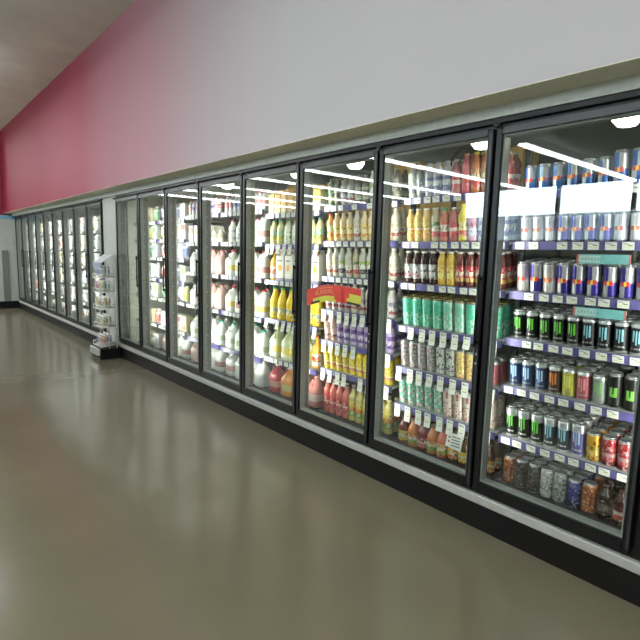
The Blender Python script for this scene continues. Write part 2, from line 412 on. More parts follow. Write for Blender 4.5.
def bottle(h, r, liquid, label, cap, neckr=.42, shoulder=.68, lab=(.14, .60), seg=28, waist=0.0, rough=.15, captall=.06):
    L = K(liquid, rough); C = K(cap, .4)
    prof = [(r * .82, 0), (r * .96, h * .015), (r, h * .04)]
    for i in range(1, 13):
        z = .04 + (shoulder - .04) * i / 12
        rr = r * (1 - waist * math.exp(-((z - .62 * shoulder) / .07) ** 2)); prof.append((rr, h * z))
    for i in range(1, 6):
        t = i / 5; prof.append((r * (1 - (1 - neckr) * (t * t * (3 - 2 * t))), h * (shoulder + (.92 - shoulder) * t)))
    prof.append((r * neckr, h * (1 - captall - .005)))
    def fn(th, z):
        v = z / h
        if lab[0] < v < lab[1]: return label(th, (v - lab[0]) / (lab[1] - lab[0]))
        return L
    m = MB(); m.lathe(prof, seg, mf=fn)
    c = MB(); c.lathe([(r * neckr * 1.12, h * (1 - captall)), (r * neckr * 1.14, h * (1 - captall * .7)), (r * neckr * 1.1, h * .995), (r * neckr * .9, h)], 18, C)
    return [('bottle_body', m.mesh('bottle_body')), ('cap', c.mesh('cap'))]
def rsq(cx, cy, a, b_, z, k=.28, n=4):
    """rounded rectangle ring"""
    pts = []; r = min(a, b_) * k * 2
    for qx, qy, st in ((1, 1, 0), (-1, 1, 90), (-1, -1, 180), (1, -1, 270)):
        for i in range(n + 1):
            t = math.radians(st + 90 * i / n)
            pts.append((cx + qx * (a - r) + r * math.cos(t), cy + qy * (b_ - r) + r * math.sin(t), z))
    return pts
def jug(h, a, col, cap, lab=None, rough=.35):
    """moulded gallon jug: waisted square body, sloping shoulders, loop handle at the front corner, cap"""
    B = K(col, rough); m = MB(); Lb = K(lab, .5) if lab else B
    rings = [rsq(0, 0, a * .90, a * .90, 0), rsq(0, 0, a, a, h * .04), rsq(0, 0, a, a, h * .18), rsq(0, 0, a * .985, a * .985, h * .20), rsq(0, 0, a * .985, a * .985, h * .42), rsq(0, 0, a, a, h * .44), rsq(0, 0, a, a, h * .52), rsq(0, 0, a * .94, a * .94, h * .62),
             rsq(.0, 0, a * .80, a * .80, h * .70, .4), rsq(0, 0, a * .60, a * .60, h * .79, .46), rsq(0, 0, a * .38, a * .38, h * .87, .49), rsq(0, 0, a * .27, a * .27, h * .91, .5), rsq(0, 0, a * .27, a * .27, h * .95, .5)]
    def fn(i, j): return Lb if i == 3 and 9 <= j <= 14 else (Lb if i == 3 and lab and j in (4, 5, 19) else B)
    m.loft(rings, B, True, True, fn)
    hd = MB(); pts = []
    for i in range(9):
        t = i / 8; ang = PI * (.08 + .84 * t)
        pts.append((-a * .55 - a * .36 * math.sin(ang), -a * .15, h * (.50 + .38 * t)))
    hd.path(pts, a * .12, B, 8)
    c = MB(); c.lathe([(a * .30, h * .93), (a * .31, h * .94), (a * .31, h * .985), (a * .27, h)], 18, K(cap, .4))
    return [('jug_body', m.mesh('jug_body')), ('jug_handle', hd.mesh('jug_handle')), ('cap', c.mesh('cap'))]
def carton(h, a, b_, spec, cap=None, spot=None, seed=1):
    """gable top carton; spec colours bottom-to-top; spot = coloured disc on the front"""
    m = MB(); zs = [0] + [h * .80 * v for v, _ in spec]
    for (z0, z1), (_, c) in zip(zip(zs, zs[1:]), spec): m.box(-a, a, -b_, b_, z0, z1, K(c, .5))
    z1 = h * .80; C = K(spec[-1][1], .5)
    m.quad([(-a, b_, z1), (-a, -b_, z1), (0, -b_, h * .94), (0, b_, h * .94)], C); m.quad([(a, -b_, z1), (a, b_, z1), (0, b_, h * .94), (0, -b_, h * .94)], C)
    m.quad([(-a, -b_, z1), (a, -b_, z1), (0, -b_, h * .94)], C); m.quad([(a, b_, z1), (-a, b_, z1), (0, b_, h * .94)], C)
    m.box(-.003, .003, -b_, b_, h * .93, h, C)
    if spot:
        n = 16; ctr = (-a - .0012, 0, h * .42)
        m.quad([(ctr[0], -b_ * .55 * math.cos(2 * PI * i / n), ctr[2] + b_ * .6 * math.sin(2 * PI * i / n)) for i in range(n)], K(spot, .5))
        m.quad([(ctr[0], b_ * .7, h * .66), (ctr[0], b_ * .7, h * .62), (ctr[0], -b_ * .7, h * .62), (ctr[0], -b_ * .7, h * .66)], K((120, 110, 120), .5))
    out = [('carton_body', m.mesh('carton_body'))]
    if cap:
        c = MB(); c.lathe([(.016, h * .84), (.017, h * .86), (.017, h * .93), (.014, h * .94)], 14, K(cap, .4), cx=-a * .45); out.append(('cap', c.mesh('cap')))
    return out
def bag(h, a, b_, cols, seed):
    """pillow shaped food bag with crimped top and bottom"""
    rnd = random.Random(seed); m = MB(); ms = [K(c, .3) for c in cols]; rings = []
    N = 9
    for i in range(N):
        t = i / (N - 1); th = a * (math.sin(PI * min(max(t, .03), .97)) ** .6) * (1 + rnd.uniform(-.12, .12)); wd = b_ * (1 - .06 * math.sin(PI * t)); 
        ring = []
        for j in range(12):
            an = 2 * PI * j / 12; ring.append((-math.cos(an) * th * (1 + rnd.uniform(-.1, .1)), -math.copysign(abs(math.sin(an)) ** .6, math.sin(an)) * wd, h * t))
        rings.append(ring)
    def fn(i, j): return ms[0] if i in (0, N - 2) else ms[1 + (0 if 2 <= i <= 4 else (1 if i == 5 else 0)) % (len(ms) - 1)] if (j <= 2 or j >= 9) else ms[0]
    m.loft(rings, ms[0], True, True, fn)
    return [('bag', m.mesh('bag'))]
def boxpack(h, a, b_, cols, seed):
    rnd = random.Random(seed); m = MB(); B = K(cols[0], .4); m.box(-a, a, -b_, b_, 0, h, B, .003)
    x = -a - .0008
    z0, z1 = h * rnd.uniform(.45, .6), h * rnd.uniform(.75, .9)
    m.quad([(x, b_ * .8, z1), (x, b_ * .8, z0), (x, -b_ * .8, z0), (x, -b_ * .8, z1)], K(cols[1], .4))
    m.quad([(x, b_ * .5, h * .35), (x, b_ * .5, h * .12), (x, -b_ * .7, h * .12), (x, -b_ * .7, h * .35)], K(cols[-1], .4))
    return [('package', m.mesh('package'))]

def place(kind, obj, cat, look, x, y, z, rz, label, group, tilt=0.0, px=0.0):
    z += 0.0015
    if tilt:
        dx = x - px; x = px + dx * math.cos(tilt) - 0.0015 * math.sin(tilt); z = z + dx * math.sin(tilt)
    parts = kind
    if len(parts) == 1:
        o = link(obj, parts[0][1], None, (x, y, z), rz); return tag(o, label, cat, group)
    t = thing(obj, label, cat, (x, y, z), rz, group); t.rotation_euler = (0, -tilt, 0 if tilt else rz)
    for nme, me in parts: link(nme, me, t)
    return t

NUM = ['first', 'second', 'third', 'fourth', 'fifth', 'sixth', 'seventh', 'eighth', 'ninth', 'tenth', 'eleventh', 'twelfth']
ROWW = ['front row', 'second row', 'third row', 'fourth row']
def fill(door, n, shelf, z, items, depth, r, width=W, ystart=None, x0=XS, gap=.004, xstep=None):
    """items left to right: (kind, object name, category, look)"""
    yl = (YN(n) if ystart is None else ystart) - 0.030; yr = yl - (width - 0.060)
    k = len(items); step = (yl - yr) / k
    for i, it in enumerate(items):
        if it is None: continue
        kind, obj, cat, look = it
        for d in range(depth):
            if d > 0 and random.random() < .04: continue
            y = yl - step * (i + .5) + random.uniform(-.0015, .0015); x = x0 + .018 + r + d * (xstep or (2 * r + gap + .003)) + random.uniform(-.0015, .0015)
            pos = NUM[i] + ' from left' if i < k - 1 else 'rightmost'
            lab = '%s, %s, %s, %s shelf, %s' % (look, pos, ROWW[d], shelf, door)
            place(kind, obj, cat, look, x, y, z, random.uniform(-.12, .12), lab, '%ss on the %s shelf, %s' % (cat, shelf, door), TILT if n in (5, 6, 7) and z > .25 else 0.0, x0)

# ---- door contents -------------------------------------------------
ED = 'energy can door'; TD = 'teal can door'; RD = 'red banner door'; JD = 'orange juice door'; MD = 'milk door'; WD_ = 'white package door'; CD = 'narrow far door'
# energy drinks, section 7 -------------------------------------------
rb_s = can(.135, .0268, bull((52, 98, 165), (188, 190, 190))); rb_l = can(.156, .0305, bull((42, 84, 158), (176, 180, 182)))
rb_v = can(.158, .0300, bull((58, 48, 138), (190, 188, 192))); rb_w = can(.158, .0300, bull((205, 205, 205), (188, 178, 178), (200, 90, 96)))
rb_v8 = can(.135, .0268, bull((66, 56, 150), (190, 190, 195))); rb_w8 = can(.135, .0268, bull((212, 214, 216), (190, 186, 188), (190, 80, 90)))
def E(k, look): return (k, 'energy_drink_can', 'can', look)
rbs = E(rb_s, 'slim blue silver can'); rbl = E(rb_l, 'tall blue silver can'); rbv = E(rb_v, 'violet and silver can'); rbw = E(rb_w, 'silver and red can')
rbv8 = E(rb_v8, 'short violet silver can'); rbw8 = E(rb_w8, 'short pale silver can')
mg = E(can(.157, .0330, claw((16, 17, 16), (96, 190, 58))), 'black green-clawed can'); mb = E(can(.157, .0330, claw((20, 24, 26), (140, 196, 210))), 'black pale-blue-clawed can')
mB = E(can(.157, .0330, claw((44, 62, 98), (160, 198, 232))), 'slate blue clawed can'); mo = E(can(.157, .0330, claw((60, 40, 30), (216, 130, 60))), 'brown orange-clawed can')
my = E(can(.157, .0330, claw((176, 172, 60), (214, 214, 110))), 'yellow clawed can'); mr = E(can(.157, .0330, claw((160, 78, 88), (220, 140, 150))), 'pink red clawed can')
ms = E(can(.150, .0330, claw((130, 140, 132), (120, 180, 90))), 'silver green-clawed can')
def blockf(th, v):
    if .35 < v < .68 and abs(th) < 30 and not (abs(th) < 6 and v > .45): return K((110, 170, 70), .4)
    return K((20, 22, 20), .35, .25)
mk = E(can(.170, .0330, blockf), 'tall black green-block can')
def tallcan(base, colr):  # resealable aluminium bottle
    return E(can(.185, .0330, claw(base, colr, (190, 190, 190)), neck=.72), None)
t1 = (can(.178, .0330, claw((24, 26, 24), (92, 190, 60), (200, 200, 200), .80), neck=.60), 'energy_drink_can', 'can', 'tall silver-topped green-clawed can')
t2 = (can(.178, .0330, claw((36, 44, 50), (130, 196, 214), (200, 200, 200), .80), neck=.60), 'energy_drink_can', 'can', 'tall silver-topped blue-clawed can')
t3 = (can(.185, .0340, claw((96, 90, 150), (170, 190, 225), (200, 200, 205), .80), neck=.60), 'energy_drink_can', 'can', 'tall violet-blue silver-topped can')
cg = E(can(.150, .0335, bands([(.30, (200, 150, 50)), (.42, (210, 170, 80)), (.62, (170, 150, 60)), (1, (214, 156, 46))], .3, .4)), 'golden orange can')
cr_ = E(can(.150, .0335, bands([(.15, (90, 20, 24)), (.35, (170, 60, 66)), (.50, (190, 150, 150)), (.70, (150, 50, 56)), (1, (170, 44, 50))], .3, .4)), 'dark red can')
co = E(can(.157, .0330, mottle([(150, 84, 50), (190, 110, 60), (110, 60, 40), (210, 170, 130)], 3)), 'copper orange can'); ck = E(can(.157, .0330, mottle([(26, 24, 22), (60, 54, 46), (100, 90, 76)], 5)), 'black mottled can')
cw = E(can(.157, .0330, mottle([(205, 205, 200), (170, 172, 168), (120, 122, 120)], 9)), 'white mottled can'); cwg = E(can(.157, .0330, mottle([(150, 154, 150), (190, 190, 186), (90, 94, 90)], 11)), 'grey white mottled can')
cbl = E(can(.150, .0330, bands([(.2, (30, 30, 70)), (.8, (56, 60, 130)), (1, (90, 96, 160))], .3, .3)), 'deep blue can')
bd = (bottle(.175, .032, (40, 26, 22), bands([(.3, (60, 50, 46)), (.7, (110, 96, 90)), (1, (44, 30, 28))]), (60, 40, 34), captall=.07), 'drink_bottle', 'bottle', 'dark brown bottle')
br = (bottle(.172, .034, (50, 20, 18), bands([(.35, (176, 72, 52)), (.55, (206, 190, 180)), (1, (90, 24, 22))]), (70, 30, 28), captall=.07), 'drink_bottle', 'bottle', 'dark bottle red-label')
bg = (bottle(.178, .032, (120, 96, 50), bands([(.4, (206, 190, 150)), (1, (180, 150, 80))]), (226, 210, 120), captall=.07), 'drink_bottle', 'bottle', 'gold-capped bottle')
Z7 = [1.80, 1.545, 1.280, 1.025, 0.760, 0.470, 0.200]
shelving('white shelving filled with energy cans behind the rightmost full door', YN(7.5), .755, Z7, 'ssssssn', tilt=TILT)
fill(ED, 7, ORD[0], Z7[0], [rbs] * 6 + [rbl] * 4, 2, .030)
fill(ED, 7, ORD[1], Z7[1], [rbw8, rbw8, rbw8, rbv8, rbv8, rbv8, rbv8, rbw8, rbw8, rbv8, rbv8], 4, .0285)
fill(ED, 7, ORD[2], Z7[2], [rbw, rbv, rbw, rbv, rbv, rbv, rbv, rbv, rbv, rbv], 4, .031)
fill(ED, 7, ORD[3], Z7[3], [mg] * 5 + [mb] * 5, 4, .0335)
fill(ED, 7, ORD[4], Z7[4], [mB, mB, mB, mo, my, mr, ms, mk, mk, mk], 4, .0335)
fill(ED, 7, ORD[5], Z7[5], [t1, t1, t1, t2, t2, t3, cg, cr_, cr_, cr_], 4, .0335)
fill(ED, 7, ORD[6], Z7[6], [co, ck, ck, cw, cwg, cbl, co, bd, br, bg], 4, .0335)

# section 6, teas and teal cans ---------------------------------------
def B_(k, look): return (k, 'drink_bottle', 'bottle', look)
wh = B_(bottle(.20, .031, (196, 196, 190), bands([(.5, (150, 152, 160)), (1, (214, 214, 212))]), (226, 226, 220)), 'white bottle'); gy = B_(bottle(.195, .031, (130, 132, 134), bands([(.5, (190, 190, 196)), (1, (110, 114, 124))]), (170, 170, 172)), 'grey bottle')
wb_ = B_(bottle(.20, .031, (190, 192, 200), bands([(.35, (90, 96, 150)), (.7, (206, 206, 210)), (1, (120, 120, 160))]), (186, 190, 205)), 'white and blue bottle')
rw = B_(bottle(.20, .031, (170, 100, 96), bands([(.4, (196, 70, 70)), (.6, (220, 210, 200)), (1, (176, 60, 60))]), (205, 205, 200)), 'red and white bottle')
rp = B_(bottle(.225, .031, (200, 100, 104), bands([(.5, (196, 66, 72)), (.75, (220, 190, 180)), (1, (200, 90, 90))]), (214, 110, 120)), 'pinkish red bottle')
yc = B_(bottle(.225, .031, (190, 120, 80), bands([(.4, (190, 60, 56)), (.7, (200, 190, 150)), (1, (190, 130, 70))]), (226, 210, 80)), 'yellow-capped bottle')
yo = B_(bottle(.205, .031, (206, 176, 110), bands([(.45, (220, 160, 70)), (.6, (230, 220, 190)), (1, (206, 180, 90))]), (214, 206, 190), waist=.12), 'pale yellow juice bottle')
gr = B_(bottle(.205, .031, (196, 180, 150), bands([(.4, (190, 90, 90)), (.7, (214, 210, 190)), (1, (110, 150, 100))]), (196, 200, 180), waist=.12), 'green-labelled juice bottle')
gc = B_(bottle(.195, .031, (190, 120, 100), bands([(.4, (180, 60, 64)), (.8, (220, 214, 200)), (1, (200, 90, 80))]), (60, 160, 110), waist=.12), 'green-capped red bottle')
yd = B_(bottle(.215, .031, (214, 196, 80), bands([(.4, (196, 80, 60)), (.8, (220, 206, 140)), (1, (214, 190, 60))]), (230, 210, 60), waist=.15), 'yellow duck-necked bottle')
pk = B_(bottle(.21, .031, (214, 150, 170), bands([(.5, (200, 190, 200)), (1, (210, 130, 150))]), (226, 160, 180), waist=.15), 'pink bottle')
tp = B_(bottle(.205, .031, (66, 44, 40), bands([(.10, (190, 200, 190)), (.42, (205, 66, 106)), (.8, (226, 236, 226)), (1, (150, 170, 160))], side=(190, 196, 190), half=46), (214, 208, 200), neckr=.5, shoulder=.72), 'dark tea bottle with pink label')
tw = B_(bottle(.205, .031, (56, 40, 40), bands([(.18, (60, 50, 52)), (.5, (206, 200, 198)), (.7, (60, 50, 56)), (1, (200, 196, 196))], side=(150, 140, 140), half=46), (214, 208, 200), neckr=.5, shoulder=.72), 'dark tea bottle with white label')
ty = B_(bottle(.205, .031, (206, 170, 80), bands([(.2, (220, 170, 70)), (.5, (228, 214, 130)), (1, (214, 176, 80))]), (226, 214, 196), neckr=.5, shoulder=.72), 'golden yellow tea bottle')
tr = B_(bottle(.205, .031, (96, 50, 44), bands([(.25, (206, 170, 90)), (.45, (196, 60, 66)), (.6, (226, 210, 190)), (1, (186, 56, 66))]), (214, 206, 200), neckr=.5, shoulder=.72), 'red and gold tea bottle')
gold = mat('gold_can_lid', (176, 160, 96), .3, .8)
def tealf(seed, a=(84, 176, 146), b2=(110, 196, 166)):
    base = [K(a, .35, .15), K(b2, .35, .15)]; wt = K((190, 206, 190), .35, .15); pkk = K((176, 110, 120), .35, .15)
    def f(th, v):
        rnd = random.Random(hash((seed, int(th // 18), int(v * 12))) & 0xffffff).random()
        if abs(th) < 30 and v > .55: return base[0]
        if th > 15 and v < .6 and rnd > .55: return wt
        if rnd > .94: return pkk
        return base[0] if rnd < .5 else base[1]
    return f
az = (can(.195, .0360, tealf(2), lid=gold, neck=.8), 'iced_tea_can', 'can', 'tall teal can')
az2 = (can(.195, .0360, tealf(8, (120, 186, 160), (176, 200, 184)), lid=gold, neck=.8), 'iced_tea_can', 'can', 'tall pale teal can')
sv = (can(.180, .0345, mottle([(150, 150, 150), (116, 114, 116), (186, 184, 182), (150, 96, 90)], 21), neck=.8), 'iced_tea_can', 'can', 'tall grey patterned can')
svw = (can(.180, .0345, mottle([(184, 186, 178), (150, 152, 146), (60, 60, 58)], 22), neck=.8), 'iced_tea_can', 'can', 'tall silver patterned can')
gd = (can(.180, .0345, mottle([(206, 180, 110), (226, 206, 150), (170, 110, 70)], 23), neck=.8), 'iced_tea_can', 'can', 'tall gold patterned can')
tg = (can(.190, .0345, mottle([(96, 160, 140), (140, 190, 172), (200, 206, 196), (180, 120, 120)], 24), neck=.8), 'iced_tea_can', 'can', 'tall sea-green speckled can')
pw = (can(.190, .0345, mottle([(205, 196, 184), (190, 170, 160), (166, 84, 84), (214, 206, 190)], 25), neck=.8), 'iced_tea_can', 'can', 'tall cream pink speckled can')
def jb(liq, lab1, lab2, look): return B_(bottle(.185, .0375, liq, bands([(.35, lab1), (.6, (214, 206, 180)), (1, lab2)]), (130, 110, 90), neckr=.42, shoulder=.58, lab=(.12, .50), rough=.12), look)
j1 = jb((110, 50, 40), (196, 180, 60), (214, 200, 90), 'dark red juice bottle'); j2 = jb((200, 120, 60), (120, 150, 60), (210, 130, 60), 'orange juice bottle'); j3 = jb((120, 44, 40), (196, 120, 116), (150, 60, 60), 'maroon juice bottle')
j4 = jb((200, 110, 90), (170, 176, 70), (210, 170, 110), 'salmon juice bottle'); j5 = jb((80, 50, 30), (196, 110, 50), (220, 160, 50), 'brown juice bottle'); j6 = jb((90, 60, 30), (226, 190, 60), (220, 186, 60), 'brown yellow-label bottle')
Z6 = [1.82, 1.545, 1.280, 1.000, 0.725, 0.470, 0.195]
shelving('white shelving of tea bottles and tall teal cans behind the second full door from right', YN(6.5), .755, Z6, 'sssllln', tilt=TILT)
fill(TD, 6, ORD[0], Z6[0], [wh, gy, wb_, wb_, wb_, rw, rp, yc, yc, rp, rw], 2, .032)
fill(TD, 6, ORD[1], Z6[1], [yo, yo, yo, gr, gc, rw, yd, pk, wb_, wb_, wb_], 2, .032)
fill(TD, 6, ORD[2], Z6[2], [tp, tp, tw, tw, ty, ty, tr, tr, tr, tr, tr], 3, .032)
fill(TD, 6, ORD[3], Z6[3], [az, az, az, az, az2, az2, az, az, az], 3, .036)
fill(TD, 6, ORD[4], Z6[4], [sv, sv, sv, sv, svw, svw, gd, gd, gd, mr], 2, .035)
fill(TD, 6, ORD[5], Z6[5], [tg, tg, tg, tg, tg, pw, pw, pw, pw, pw], 2, .035)
fill(TD, 6, ORD[6], Z6[6], [j1, j2, j3, j2, j4, j5, j6, j6, j5], 2, .038)

# section 5, red banner -------------------------------------------------
dk = B_(bottle(.20, .034, (96, 90, 80), bands([(.4, (150, 146, 120)), (.7, (96, 90, 80)), (1, (170, 166, 150))]), (120, 116, 110)), 'dark grey bottle'); dg = B_(bottle(.20, .034, (90, 110, 80), bands([(.5, (190, 190, 150)), (1, (96, 130, 96))]), (60, 140, 100)), 'dark green bottle')
oy = B_(bottle(.205, .034, (214, 190, 150), bands([(.3, (206, 150, 60)), (.6, (226, 206, 150)), (1, (220, 190, 110))]), (226, 214, 190)), 'cream and orange bottle'); og = B_(bottle(.205, .034, (206, 150, 80), bands([(.5, (214, 120, 50)), (1, (150, 190, 130))]), (206, 110, 60)), 'orange green bottle')
ww = B_(bottle(.215, .034, (196, 192, 176), bands([(.3, (170, 90, 80)), (.6, (220, 216, 200)), (1, (190, 186, 160))]), (206, 204, 190)), 'white milk drink bottle'); wgr = B_(bottle(.215, .034, (186, 186, 176), bands([(.4, (80, 76, 86)), (.7, (214, 210, 200)), (1, (150, 170, 90))]), (196, 206, 150)), 'white and grey bottle')
wx = B_(bottle(.19, .034, (176, 170, 170), bands([(.3, (150, 76, 80)), (.6, (190, 184, 186)), (1, (130, 120, 140))]), (190, 186, 186)), 'mixed white red bottle')
rc = B_(bottle(.205, .034, (206, 170, 160), bands([(.3, (150, 110, 100)), (.7, (214, 186, 176)), (1, (196, 160, 150))]), (222, 120, 90)), 'red-capped smoothie bottle')
pu = B_(bottle(.205, .034, (176, 160, 190), bands([(.3, (86, 70, 130)), (.6, (196, 180, 206)), (1, (116, 84, 150))]), (190, 180, 200)), 'purple-labelled bottle')
ye = B_(bottle(.197, .034, (214, 190, 60), bands([(.25, (190, 120, 80)), (.45, (230, 220, 150)), (1, (216, 190, 70))]), (206, 206, 180), shoulder=.74), 'yellow juice bottle')
pr = B_(bottle(.245, .034, (206, 110, 96), bands([(.4, (190, 80, 84)), (.6, (226, 190, 170)), (1, (200, 84, 76))]), (206, 190, 176), shoulder=.74), 'pink red juice bottle'); go = B_(bottle(.245, .034, (190, 180, 110), bands([(.4, (130, 160, 80)), (.7, (226, 140, 60)), (1, (220, 200, 90))]), (206, 190, 150), shoulder=.74), 'green orange juice bottle')
Z5 = [1.81, 1.550, 1.285, 1.030, 0.790, 0.565, 0.215]
shelving('white shelving of juice bottles behind the door with the red banner', YN(5.5), .755, Z5, 'ssslll' + 'n', tilt=TILT)
fill(RD, 5, ORD[0], Z5[0], [dg, dk, wx, wx, dk, dk, wgr, wgr, wgr, dk], 2, .034)
fill(RD, 5, ORD[1], Z5[1], [og, oy, oy, oy, ww, oy, oy, ww, oy, ww], 2, .034)
fill(RD, 5, ORD[2], Z5[2], [ww, ww, wgr, ww, gr, wgr, wgr, wgr, ww, ww], 2, .034)
fill(RD, 5, ORD[3], Z5[3], [wx, wx, wx, wx, ww, wx, ww, wx, ww, wx], 2, .034)
fill(RD, 5, ORD[4], Z5[4], [rc, rc, pu, pu, pu, pu, pu, pu, pu, pu], 2, .034)
fill(RD, 5, ORD[5], Z5[5], [ye] * 10, 2, .034)
fill(RD, 5, ORD[6], Z5[6], [pr, pr, pr, pr, go, go, go, go, go, go], 2, .034)

# section 4, juice ----------------------------------------------------------
def C_(k, look): return (k, 'juice_carton', 'carton', look)
cy = C_(carton(.20, .035, .035, [(.4, (214, 196, 150)), (.7, (220, 180, 80)), (1, (214, 160, 70))]), 'small yellow carton'); cyw = C_(carton(.20, .035, .035, [(.5, (214, 206, 190)), (1, (206, 190, 110))]), 'small cream carton')
yg = B_(bottle(.21, .038, (206, 200, 150), bands([(.5, (206, 190, 90)), (1, (150, 190, 160))]), (80, 170, 130)), 'yellow green-capped bottle'); wg2 = B_(bottle(.21, .038, (206, 206, 190), bands([(.5, (190, 200, 170)), (1, (214, 214, 190))]), (90, 180, 150)), 'pale green-capped bottle')
wo = C_(carton(.27, .048, .048, [(.12, (150, 140, 160)), (1, (226, 222, 210))], cap=(230, 150, 70), spot=(232, 164, 72)), 'white orange-spot carton')
ob = B_(bottle(.27, .050, (214, 160, 60), bands([(.35, (222, 206, 190)), (.75, (200, 100, 60)), (1, (222, 214, 200))], side=(220, 206, 180), half=80), (214, 110, 50), neckr=.34, shoulder=.52, lab=(.06, .44)), 'large orange juice bottle')
yb = B_(bottle(.28, .052, (214, 180, 40), bands([(.5, (206, 176, 60)), (.8, (150, 160, 140)), (1, (214, 184, 50))]), (60, 150, 100), neckr=.40, shoulder=.50, waist=.1, lab=(.08, .42)), 'large yellow juice bottle')
def J_(k, look): return (k, 'gallon_jug', 'jug', look)
jg = J_(jug(.27, .072, (196, 200, 160), (190, 206, 90), lab=(206, 186, 80)), 'pale green lemonade jug'); jr = J_(jug(.255, .072, (176, 70, 80), (206, 196, 190), lab=(200, 150, 140)), 'red punch jug'); jo = J_(jug(.255, .072, (212, 140, 60), (226, 206, 190), lab=(190, 180, 120)), 'orange punch jug')
jp = J_(jug(.26, .072, (206, 134, 124), (226, 190, 180), lab=(220, 200, 190)), 'pink punch jug')
Z4 = [1.785, 1.525, 1.215, 0.875, 0.525, 0.205]
shelving('white shelving of juice cartons and punch jugs behind the fourth full door from right', YN(4.5), .755, Z4, 'slslsn')
fill(JD, 4, ORD[0], Z4[0], [cyw, cy, cy, cy, cy, cyw, cyw, cyw], 2, .036)
fill(JD, 4, ORD[1], Z4[1], [yg, yg, wg2, wg2, wg2, yg, yg], 2, .039)
fill(JD, 4, ORD[2], Z4[2], [ob, wo, wo, wo, wo, wo], 2, .050)
fill(JD, 4, ORD[3], Z4[3], [yb] * 5 + [yb], 2, .052)
fill(JD, 4, ORD[4], Z4[4], [jg, jg, jg, ob], 2, .073, xstep=.16)
fill(JD, 4, ORD[6], Z4[5], [jr, jo, jp, jp], 2, .073, xstep=.16)

# sections 3, 2: milk ---------------------------------------------------------
MW = (240, 243, 234)
mk_r = J_(jug(.25, .072, MW, (200, 80, 84), lab=(206, 150, 146)), 'white red-capped milk jug'); mk_w = J_(jug(.25, .072, MW, (226, 226, 222)), 'plain white milk jug'); mk_g = J_(jug(.25, .072, MW, (70, 176, 140), lab=(186, 200, 170)), 'white green-capped milk jug')
mk_p = J_(jug(.25, .072, (218, 184, 176), (206, 130, 130)), 'pale pink milk jug'); mk_c = J_(jug(.25, .072, (206, 190, 166), (190, 180, 160)), 'beige milk jug'); mk_l = J_(jug(.25, .072, MW, (200, 80, 84), lab=(222, 200, 110)), 'white yellow-label milk jug')
sr = B_(bottle(.17, .034, (206, 206, 206), bands([(.4, (190, 190, 200)), (1, (206, 130, 130))]), (206, 76, 76)), 'small red-capped bottle'); sb = B_(bottle(.17, .034, (206, 206, 210), bands([(.4, (196, 196, 206)), (1, (110, 120, 180))]), (120, 140, 200)), 'small blue-capped bottle')
hb = B_(bottle(.22, .044, MW, bands([(.3, (190, 190, 190)), (1, (226, 226, 220))]), (206, 90, 90), shoulder=.6), 'half gallon milk bottle'); sc_ = B_(bottle(.13, .04, (206, 200, 180), bands([(.5, (226, 220, 190)), (1, (180, 170, 150))]), (206, 190, 120), shoulder=.6), 'squat cream bottle')
Z3 = [1.83, 1.545, 1.220, 0.860, 0.485, 0.200]
shelving('white shelving of gallon milk jugs left of the juice door', YN(3.5), .755, Z3, 'ssssnn')
fill(MD, 3, ORD[0], Z3[0], [sr, sr, sb, sb, sb, sb, sr, sr, sr], 2, .035)
fill(MD, 3, ORD[1], Z3[1], [hb, hb, hb, hb, mk_r], 2, .073, xstep=.16)
fill(MD, 3, ORD[2], Z3[2], [mk_l, mk_l, mk_l, mk_r], 2, .073, xstep=.16)
fill(MD, 3, ORD[3], Z3[3], [mk_l, mk_r, mk_r, mk_l], 2, .073, xstep=.16)
fill(MD, 3, ORD[4], Z3[4], [mk_g, mk_g, mk_w, mk_g], 2, .073, xstep=.16)
fill(MD, 3, ORD[6], Z3[5], [mk_r, mk_w, mk_l, mk_w], 2, .073, xstep=.16)
ND = 'second milk door'
shelving('white shelving of milk jugs behind the sixth full door from right', YN(2.5), .755, Z3, 'ssssnn')
pkcols = [((226, 226, 222), (190, 196, 214), (214, 214, 206)), ((220, 220, 210), (206, 200, 120), (190, 190, 180)), ((226, 222, 220), (206, 120, 110), (214, 210, 200)), ((214, 218, 210), (120, 170, 130), (226, 226, 226)), ((206, 210, 214), (130, 140, 180), (226, 226, 226)), ((190, 180, 150), (222, 214, 190), (150, 130, 100))]
PK = []
for i, c in enumerate(pkcols):
    PK.append((boxpack(.18, .05, .058, c, i), 'food_package', 'package', ['white and lilac', 'white and yellow', 'white and red', 'white and green', 'white and blue', 'tan'][i] + ' package'))
BG = []
for i, c in enumerate(pkcols):
    BG.append((bag(.19, .045, .062, [c[0], c[1], c[2]], i + 5), 'food_bag', 'bag', ['silvery lilac', 'yellow-white', 'red-white', 'green-white', 'blue-white', 'tan'][i] + ' bag'))
def rnd_items(pool, k): return [random.choice(pool) for _ in range(k)]
fill(ND, 2, ORD[0], Z3[0], [sr, sb, sr, sr, sb, sr, sb, sr, sr], 2, .035)
fill(ND, 2, ORD[1], Z3[1], rnd_items(PK, 3) + [sc_, sc_], 2, .05, xstep=.12)
fill(ND, 2, ORD[2], Z3[2], [mk_w, mk_c, mk_p, mk_p], 2, .073, xstep=.16)
fill(ND, 2, ORD[3], Z3[3], [mk_w, mk_c, mk_p, mk_p], 2, .073, xstep=.16)
fill(ND, 2, ORD[4], Z3[4], [mk_g, mk_w, mk_w, mk_g], 2, .073, xstep=.16)
fill(ND, 2, ORD[6], Z3[5], [mk_p, mk_w, mk_w, mk_r], 2, .073, xstep=.16)
Z2 = [1.80, 1.58, 1.36, 1.10, 0.86, 0.52, 0.20]
shelving('white shelving of pale packages behind the seventh full door from right', YN(1.5), .755, Z2, 'ssssssn')
